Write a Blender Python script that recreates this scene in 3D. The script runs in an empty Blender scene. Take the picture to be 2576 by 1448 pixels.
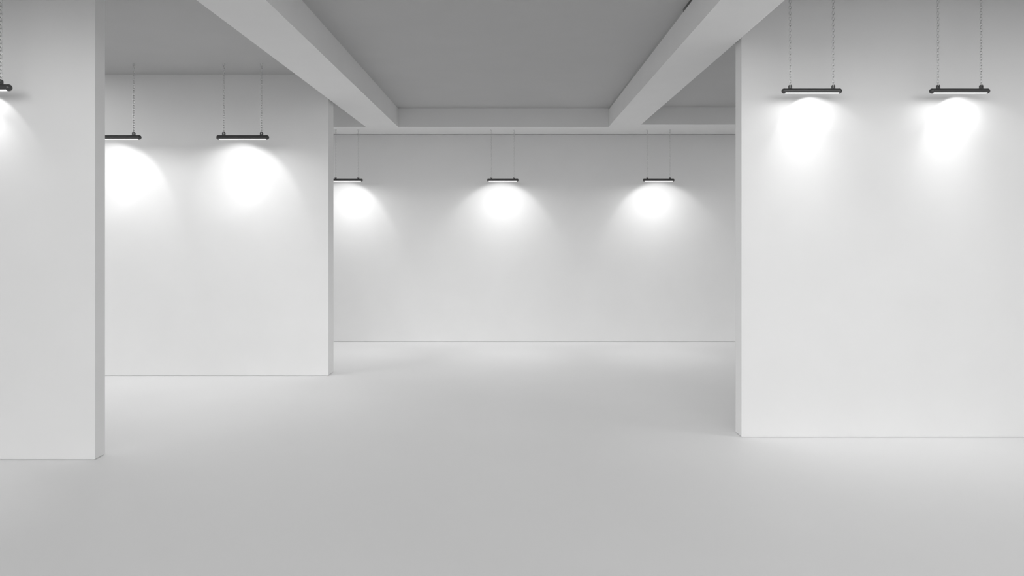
import bpy, bmesh, math
from math import sin, cos, pi, radians
from mathutils import Vector, Matrix

S = bpy.context.scene
C = bpy.context.collection

# ------------------------------------------------------------------ camera geometry
F = 1800.0            # focal length in pixels of the 2576 px wide frame
EYE = 1.6             # eye height
VX, VY = 1288.0, 594.0

# ------------------------------------------------------------------ materials
def principled(name):
    m = bpy.data.materials.new(name)
    m.use_nodes = True
    nt = m.node_tree
    return m, nt, nt.nodes["Principled BSDF"]

def plaster(name, col, rough=0.85, spec=0.25, mottling=0.012, bump=0.02, scale=2.2):
    """painted plaster: a very faint cloudy tone and a fine roller grain"""
    m, nt, b = principled(name)
    tc = nt.nodes.new("ShaderNodeTexCoord")
    n = nt.nodes.new("ShaderNodeTexNoise")
    n.inputs["Scale"].default_value = scale
    n.inputs["Detail"].default_value = 3
    nt.links.new(tc.outputs["Object"], n.inputs["Vector"])
    r = nt.nodes.new("ShaderNodeValToRGB")
    r.color_ramp.elements[0].position = 0.3
    r.color_ramp.elements[1].position = 0.7
    lo, hi = col * (1 - mottling), min(0.95, col * (1 + mottling))
    r.color_ramp.elements[0].color = (lo, lo, lo, 1)
    r.color_ramp.elements[1].color = (hi, hi, hi, 1)
    nt.links.new(n.outputs["Fac"], r.inputs["Fac"])
    nt.links.new(r.outputs["Color"], b.inputs["Base Color"])
    b.inputs["Roughness"].default_value = rough
    b.inputs["Specular IOR Level"].default_value = spec
    if bump:
        n2 = nt.nodes.new("ShaderNodeTexNoise")
        n2.inputs["Scale"].default_value = 260
        nt.links.new(tc.outputs["Object"], n2.inputs["Vector"])
        bp = nt.nodes.new("ShaderNodeBump")
        bp.inputs["Strength"].default_value = bump
        bp.inputs["Distance"].default_value = 0.002
        nt.links.new(n2.outputs["Fac"], bp.inputs["Height"])
        nt.links.new(bp.outputs["Normal"], b.inputs["Normal"])
    return m

WALL = plaster("white_wall_paint", 0.68)
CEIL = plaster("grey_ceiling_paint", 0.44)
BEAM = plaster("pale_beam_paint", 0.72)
FLOOR = plaster("pale_poured_floor", 0.9, rough=0.55, spec=0.3, mottling=0.01, bump=0.0, scale=0.8)

def metal(name, col, rough, metallic):
    m, nt, b = principled(name)
    tc = nt.nodes.new("ShaderNodeTexCoord")
    n = nt.nodes.new("ShaderNodeTexNoise")
    n.inputs["Scale"].default_value = 60
    nt.links.new(tc.outputs["Object"], n.inputs["Vector"])
    mr = nt.nodes.new("ShaderNodeMapRange")
    mr.inputs["To Min"].default_value = rough * 0.9
    mr.inputs["To Max"].default_value = rough * 1.1
    nt.links.new(n.outputs["Fac"], mr.inputs["Value"])
    nt.links.new(mr.outputs["Result"], b.inputs["Roughness"])
    b.inputs["Base Color"].default_value = (col, col, col, 1)
    b.inputs["Metallic"].default_value = metallic
    return m

HOUSING = metal("charcoal_lacquered_metal", 0.05, 0.3, 0.15)
LUG = metal("dark_bracket_metal", 0.05, 0.4, 0.3)
CHAIN = metal("pale_steel_chain", 0.62, 0.38, 0.75)

DIFF, _nt, _b = principled("lit_lamp_diffuser")
_b.inputs["Base Color"].default_value = (0.8, 0.8, 0.8, 1)
_b.inputs["Emission Color"].default_value = (1, 1, 1, 1)
_b.inputs["Emission Strength"].default_value = 0.75

# ------------------------------------------------------------------ helpers
def link(name, bm, mat, parent=None, smooth=False):
    bmesh.ops.recalc_face_normals(bm, faces=bm.faces)
    me = bpy.data.meshes.new(name)
    bm.to_mesh(me)
    bm.free()
    me.materials.append(mat)
    if smooth:
        for p in me.polygons:
            p.use_smooth = True
    o = bpy.data.objects.new(name, me)
    C.objects.link(o)
    if parent:
        o.parent = parent
    return o

def add_box(bm, x0, x1, y0, y1, z0, z1):
    v = [bm.verts.new((x, y, z)) for x in (x0, x1) for y in (y0, y1) for z in (z0, z1)]
    for f in ((0, 1, 3, 2), (4, 6, 7, 5), (0, 4, 5, 1), (2, 3, 7, 6), (0, 2, 6, 4), (1, 5, 7, 3)):
        bm.faces.new([v[i] for i in f])

def structure(name, boxes, mat, label, cat):
    bm = bmesh.new()
    for b in boxes:
        add_box(bm, *b)
    o = link(name, bm, mat)
    o["kind"] = "structure"
    o["label"] = label
    o["category"] = cat
    return o

# ------------------------------------------------------------------ the room
D_BACK = F * EYE / 265.0            # 10.868 back wall
D_BEAM = D_BACK * 256 / 275         # front face of the cross beam
D_BEAM_R = D_BACK * 256 / 281       # its front face in the right bay
D_LEFT = F * EYE / 562.0            # near left partition
D_MID = F * EYE / 351.0             # partition behind it
D_RIGHT = F * EYE / 505.7           # right partition
SOFFIT = EYE + 1.546
CEIL_C = EYE + 1.81
CEIL_L = EYE + 1.85
CEIL_RB = EYE + 1.785
CEIL_RF = EYE + 1.97
TOP = EYE + 2.25
CEIL_FRONT = 3.0                    # ceiling starts above the viewer
XW = 5.4                            # room half width, where the added side walls stand
Y_REAR = -1.0
BLX0, BLX1 = -2.067, -1.612         # left beam
BRX0, BRX1 = 1.365, 1.787           # right beam
LX, LT = -2.986, 0.125
MX, MT = -2.106, 0.235
RX, RT = 1.827, 0.152

GAP, INSET = 0.006, 0.014           # added foot recess, shaped to draw contact shade under the partitions

def partition(x0, x1, y0, y1, ztop):
    """a panel over an added foot recess that makes a dark contact line"""
    left, right = (0 if x0 <= -XW else INSET), (0 if x1 >= XW else INSET)
    return [(x0, x1, y0, y1, GAP, ztop), (x0 + left, x1 - right, y0 + INSET, y1 - INSET, 0, GAP)]

structure("floor", [(-XW - .3, XW + .3, Y_REAR, D_BACK + .25, -0.2, 0)], FLOOR,
          "smooth pale grey poured floor running through the whole gallery", "floor")
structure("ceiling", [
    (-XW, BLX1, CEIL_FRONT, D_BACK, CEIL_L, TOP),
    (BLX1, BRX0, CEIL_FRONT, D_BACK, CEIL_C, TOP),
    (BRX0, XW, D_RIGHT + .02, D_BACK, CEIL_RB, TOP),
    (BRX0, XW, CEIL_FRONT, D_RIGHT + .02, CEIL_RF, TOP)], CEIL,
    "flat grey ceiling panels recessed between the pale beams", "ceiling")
structure("wall_back", [(-XW, XW, D_BACK, D_BACK + .2, 0.008, SOFFIT - 0.006),
                         (-XW, XW, D_BACK + 0.02, D_BACK + .2, 0, 0.008), (-XW, XW, D_BACK + 0.03, D_BACK + .2, SOFFIT - 0.006, TOP)], WALL,  # recesses added at foot and top to draw dark shade lines
          "wide white rear wall at the far end of the gallery", "wall")
structure("wall_left", partition(-XW, LX, D_LEFT, D_LEFT + LT, CEIL_L), WALL,
          "nearest white partition wall, cut by the left edge of the picture", "wall")
structure("wall_middle", partition(-XW, MX, D_MID, D_MID + MT, CEIL_L), WALL,
          "white partition wall with two pendant lamps, set behind the near left partition", "wall")
structure("wall_right", [(RX, XW, D_RIGHT, D_RIGHT + .02, CEIL_RB, CEIL_RF)] + partition(RX, XW, D_RIGHT, D_RIGHT + RT, CEIL_RB), WALL,
          "broad white partition wall under two large pendant lamps on the right", "wall")
structure("blocker_wall_left", [(-XW - .2, -XW, Y_REAR, D_LEFT, 0, TOP)], WALL,  # unseen wall added to keep side light off the near room
          "added side wall left of the viewer, unseen, blocking side light", "wall")
structure("blocker_wall_right", [(XW, XW + .2, Y_REAR, D_RIGHT, 0, TOP)], WALL,  # added out of view to block side light from the right
          "added side wall right of the viewer, unseen, blocking side light", "wall")
structure("ceiling_beam", [(BLX0, BLX1, CEIL_FRONT, D_BEAM, SOFFIT, CEIL_L)], BEAM,
          "long pale ceiling beam passing in front of the middle partition", "beam")
structure("ceiling_beam", [(BRX0, BRX1, CEIL_FRONT, D_BEAM_R, SOFFIT, CEIL_RB)], BEAM,
          "long pale ceiling beam meeting the corner of the right partition", "beam")
structure("ceiling_beam", [(-XW, BLX1, D_BEAM, D_BACK + .03, SOFFIT, CEIL_L),
                           (BLX1, BRX0, D_BEAM, D_BACK + .03, SOFFIT, CEIL_C),
                           (BRX0, XW, D_BEAM_R, D_BACK + .03, SOFFIT, CEIL_RB)], BEAM,
          "cross beam along the top of the far rear wall", "beam")

# ------------------------------------------------------------------ pendant lamps
BASE_L = 0.457
RT_ = 0.0197                        # tube radius at base size
HALF = BASE_L / 2
CHX = HALF - 0.0655                 # chain offset from the lamp's middle

def tube_body(k):
    """housing: a tube open along its underside, with inward lips"""
    bm = bmesh.new()
    r, x = RT_ * k, (HALF - RT_ * 0.9) * k
    a0, a1, n = radians(-43), radians(223), 30
    outer = [(r * cos(a0 + (a1 - a0) * i / n), r * sin(a0 + (a1 - a0) * i / n)) for i in range(n + 1)]
    inner = [(0.86 * p, 0.86 * q) for p, q in outer]
    prof = outer + inner[::-1]
    rings = [[bm.verts.new((sx * x, p, q)) for p, q in prof] for sx in (-1, 1)]
    m = len(prof)
    for i in range(m):
        j = (i + 1) % m
        bm.faces.new((rings[0][i], rings[0][j], rings[1][j], rings[1][i]))
    return bm

def cap_bm(k, sx):
    """domed end cap: a ball slightly proud of the tube with a rolled collar"""
    bm = bmesh.new()
    r = RT_ * k
    prof = [(-0.30, 0.0), (-0.30, 0.96), (-0.22, 1.005), (-0.05, 1.02)]
    prof += [(1.0 * sin(t), 1.02 * cos(t)) for t in [pi / 2 * i / 10 for i in range(1, 10)]] + [(1.0, 0.0)]
    n = 28
    cx = (HALF - RT_) * k
    rings = []
    for u, rr in prof:
        X = sx * (cx + u * r)
        if rr == 0:
            rings.append([bm.verts.new((X, 0, 0))])
        else:
            rings.append([bm.verts.new((X, rr * r * cos(2 * pi * i / n), rr * r * sin(2 * pi * i / n))) for i in range(n)])
    for A, B in zip(rings, rings[1:]):
        for i in range(n):
            j = (i + 1) % n
            if len(A) == 1:
                bm.faces.new((A[0], B[j], B[i]))
            elif len(B) == 1:
                bm.faces.new((A[i], A[j], B[0]))
            else:
                bm.faces.new((A[i], A[j], B[j], B[i]))
    return bm

def diffuser_bm(k):
    """convex light strip filling the slot under the tube"""
    bm = bmesh.new()
    r, x = RT_ * k * 0.985, (HALF - RT_ * 1.3) * k
    a0, a1, n = radians(223.5), radians(316.5), 14
    low = [(r * cos(a0 + (a1 - a0) * i / n), r * sin(a0 + (a1 - a0) * i / n)) for i in range(n + 1)]
    up = [(p * 0.9, q * 0.86) for p, q in low]
    prof = low + up[::-1]
    rings = [[bm.verts.new((sx * x, p, q)) for p, q in prof] for sx in (-1, 1)]
    m = len(prof)
    for i in range(m):
        j = (i + 1) % m
        bm.faces.new((rings[0][i], rings[0][j], rings[1][j], rings[1][i]))
    bm.faces.new(rings[0])
    bm.faces.new(rings[1][::-1])
    return bm

LUG_H = 0.0285                      # top of the bracket above the tube's top
def bracket_bm(k, x):
    """arched lug standing on the tube, with an eye the chain passes through"""
    bm = bmesh.new()
    hw, z0, z1 = 0.0122 * k, (RT_ - 0.003) * k, (RT_ + LUG_H) * k
    d = 0.0075 * k
    n = 14
    def arch(w, top, bottom):
        pts = [(-w, bottom)]
        pts += [(-w * cos(pi * i / n), top - w + w * sin(pi * i / n)) for i in range(n + 1)]
        pts += [(w, bottom)]
        return pts
    A = arch(hw, z1, z0)
    B = arch(hw * 0.42, z1 - hw * 0.52, z0 + 0.009 * k)
    V = {}
    for key, pts in (("A", A), ("B", B)):
        for s in (-1, 1):
            V[key, s] = [bm.verts.new((x + p, s * d, q)) for p, q in pts]
    m = len(A)
    for i in range(m):
        j = (i + 1) % m
        bm.faces.new((V["A", -1][i], V["A", -1][j], V["B", -1][j], V["B", -1][i]))
        bm.faces.new((V["A", 1][j], V["A", 1][i], V["B", 1][i], V["B", 1][j]))
        bm.faces.new((V["A", -1][j], V["A", -1][i], V["A", 1][i], V["A", 1][j]))
        bm.faces.new((V["B", -1][i], V["B", -1][j], V["B", 1][j], V["B", 1][i]))
    return bm

LINK_PITCH, LINK_W, LINK_R = 0.0213, 0.0088, 0.0023   # pitch, half width to wire axis, wire radius
def chain_bm(k, x, ztop):
    """oval links, each turned a quarter against the next, up to the soffit"""
    bm = bmesh.new()
    z0 = (RT_ + LUG_H - 0.0085) * k
    n = max(3, round((ztop - z0) / (LINK_PITCH * k)))
    pitch = (ztop - z0) / n
    w, r = LINK_W * k, LINK_R * k
    hs = max(0.001, pitch / 2 + r - w)          # straight half length
    path = []
    for i in range(9):
        t = pi * i / 8
        path.append((w * cos(t), hs + w * sin(t)))
    for i in range(9):
        t = pi + pi * i / 8
        path.append((w * cos(t), -hs + w * sin(t)))
    ns = 8
    for li in range(n):
        zc = z0 + (li + 0.5) * pitch
        # links alternate between facing the viewer and standing edge on
        ang = radians(4) if li % 2 else radians(85)
        ca, sa = cos(ang), sin(ang)
        rings = []
        P = len(path)
        for i in range(P):
            p, q = Vector(path[i]), Vector(path[(i + 1) % P])
            o_ = Vector(path[i - 1])
            t = (q - o_).normalized()
            nrm = Vector((t.y, -t.x))
            ring = []
            for s in range(ns):
                th = 2 * pi * s / ns
                u = p + nrm * (r * cos(th))
                dd = r * sin(th)
                ring.append(bm.verts.new((x + u.x * ca - dd * sa, u.x * sa + dd * ca, zc + u.y)))
            rings.append(ring)
        for i in range(P):
            A, B = rings[i], rings[(i + 1) % P]
            for s in range(ns):
                bm.faces.new((A[s], A[(s + 1) % ns], B[(s + 1) % ns], B[s]))
    return bm

def glow(name, parent, k, watts, spread=180):
    """the lamp's own light: the strip throws it downwards, the housing keeps it off the ceiling"""
    d = bpy.data.lights.new(name, "AREA")
    d.shape = "RECTANGLE"
    d.size = (BASE_L - 4 * RT_) * k
    d.size_y = 0.012 * k
    d.energy = watts
    d.spread = radians(spread)
    o = bpy.data.objects.new(name, d)
    C.objects.link(o)
    o.parent = parent
    o.location = (0, 0, -(RT_ + 0.0012) * k)
    return o

def beam(name, parent, k, watts, tilt, half, blend, turn):
    """spot added under the lamp to shape its wall scallop or floor pool"""
    d = bpy.data.lights.new(name, "SPOT")
    d.energy = watts
    d.spot_size = radians(2 * half)
    d.spot_blend = blend
    d.shadow_soft_size = 0.006
    o = bpy.data.objects.new(name, d)
    C.objects.link(o)
    o.parent = parent
    o.location = (0, 0, -(RT_ * 1.06) * k - 0.012)
    o.rotation_euler = (radians(tilt), 0, turn)
    return o

def make_lamp(k, ztop, label, group):
    t = bpy.data.objects.new("pendant_lamp", None)
    C.objects.link(t)
    t["label"], t["category"], t["group"] = label, "lamp", group
    link("lamp_housing", tube_body(k), HOUSING, t, True)
    for sx in (-1, 1):
        link("end_cap", cap_bm(k, sx), HOUSING, t, True)
    link("light_strip", diffuser_bm(k), DIFF, t, True)["label"] = "glowing white light strip"
    for sx in (-1, 1):
        link("bracket", bracket_bm(k, sx * CHX * k), LUG, t)
        link("chain", chain_bm(k, sx * CHX * k, ztop), CHAIN, t, True)["label"] = "pale steel link chain"
    return t

def copy_lamp(src):
    c = src.copy()
    C.objects.link(c)
    for ch in list(src.children):
        if ch.type != "MESH":
            continue                            # each lamp gets its own light, aimed at its own stretch of wall
        d = ch.copy()
        C.objects.link(d)
        d.parent = c
    return c

def lamp_row(depth_wall, ratio, px_len, cy, centres, ceil_z, labels, group, light):
    d = depth_wall * ratio
    ppm = F / d
    k = px_len / ppm / BASE_L
    z = EYE + (VY - cy) / ppm
    first = None
    for cx, lab in zip(centres, labels):
        if first is None:
            o = first = make_lamp(k, ceil_z - z, lab, group)
        else:
            o = copy_lamp(first)
        o["label"] = lab
        xl, xw = (cx - VX) / ppm, (cx - 4 - VX) * depth_wall / F
        o.location = (xl, d, z)
        turn = math.atan2(xl - xw, depth_wall - d) if depth_wall > D_LEFT + .1 else 0.0
        strips, beams = light
        for watts, spread in strips:
            glow("lamp_light", o, k, watts, spread)
        for watts, tilt, half, blend in beams:
            beam("lamp_beam", o, k, watts, tilt, half, blend, turn)

G = "chain hung pendant lamps"
# strip light as (watts, spread) pairs, then (watts, tilt from straight down, half angle, softness) of each added spot
LIGHT_R = ([(1.25, 180), (0.9, 70)], [(1.7, 46, 53, .22), (1.1, 64, 33, .5)])
LIGHT_M = ([(4.6, 180)], [(6.4, 46, 51.5, .3), (6.6, 64, 33, .5), (4.5, 22, 40, 1), (10, -20, 24, 1)])
LIGHT_B = ([(6.0, 180)], [(7.6, 46, 51.5, .3), (20, -20, 24, 1)])
LIGHT_L = ([(0.3, 90)], [(1.6, 46, 50, .22), (2.4, 22, 40, 1), (24, -20, 24, 1)])
lamp_row(D_RIGHT, 0.968, 152, 229, (2042, 2414), CEIL_RF,
         ["large dark pendant lamp beside the beam, left of two on the right partition",
          "large dark pendant lamp nearest the right edge of the picture"], G, LIGHT_R)
lamp_row(D_MID, 0.935, 133, 345.5, (610.5, 289), CEIL_L,
         ["whole dark pendant lamp in the middle of the second left partition wall",
          "dark pendant lamp partly hidden behind the near left partition's edge"], G, LIGHT_M)
lamp_row(D_BACK, 0.952, 80, 453, (1265, 1657, 873), SOFFIT,
         ["small far dark pendant lamp in the centre of the rear wall",
          "small far dark pendant lamp on the rear wall nearest the right partition",
          "small far dark pendant lamp cut off by the middle partition's edge"], G, LIGHT_B)
lamp_row(D_LEFT, 0.968, 200, 220.5, (-70,), CEIL_L,
         ["nearest dark pendant lamp, only its end showing at the left picture edge"], G, LIGHT_L)

# ------------------------------------------------------------------ unseen sky, shaped as fill light for the room
w = bpy.data.worlds.new("fill_sky")
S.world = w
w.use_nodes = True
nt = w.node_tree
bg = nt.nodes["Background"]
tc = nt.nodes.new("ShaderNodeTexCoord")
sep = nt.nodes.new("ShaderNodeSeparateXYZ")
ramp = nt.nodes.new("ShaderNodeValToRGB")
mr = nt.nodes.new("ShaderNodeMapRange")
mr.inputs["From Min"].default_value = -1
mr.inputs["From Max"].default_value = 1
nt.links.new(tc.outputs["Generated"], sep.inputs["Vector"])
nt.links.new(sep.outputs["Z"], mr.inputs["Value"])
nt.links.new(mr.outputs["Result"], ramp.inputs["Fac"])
# z = -1..1 is mapped to 0..1: dim below and overhead, bright horizon band added as fill
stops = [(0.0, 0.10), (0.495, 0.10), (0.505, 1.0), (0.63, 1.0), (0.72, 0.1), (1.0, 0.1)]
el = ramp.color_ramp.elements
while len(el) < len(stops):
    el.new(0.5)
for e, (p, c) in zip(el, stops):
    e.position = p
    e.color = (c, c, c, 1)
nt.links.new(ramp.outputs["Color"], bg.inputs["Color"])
side = nt.nodes.new("ShaderNodeMapRange")          # the fill is weaker towards the right
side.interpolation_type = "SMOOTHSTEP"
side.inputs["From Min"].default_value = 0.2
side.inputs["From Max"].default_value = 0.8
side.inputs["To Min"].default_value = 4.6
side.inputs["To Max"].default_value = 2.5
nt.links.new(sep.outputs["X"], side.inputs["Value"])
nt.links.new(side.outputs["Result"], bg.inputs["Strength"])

# ------------------------------------------------------------------ camera
cd = bpy.data.cameras.new("camera")
cam = bpy.data.objects.new("camera", cd)
C.objects.link(cam)
cam.location = (0, 0, EYE)
cam.rotation_euler = (pi / 2, 0, 0)
cd.sensor_width = 36
cd.sensor_fit = "HORIZONTAL"
cd.lens = 36 * F / 2576
cd.shift_x = 0
cd.shift_y = -(724 - VY) / 2576
cd.clip_end = 100
S.camera = cam

S.view_settings.view_transform = "Standard"
S.view_settings.look = "None"
S.view_settings.gamma = 1
S.view_settings.exposure = 0
S.view_settings.use_curve_mapping = False
S.cycles.max_bounces = 16
S.cycles.diffuse_bounces = 10
S.cycles.use_denoising = True
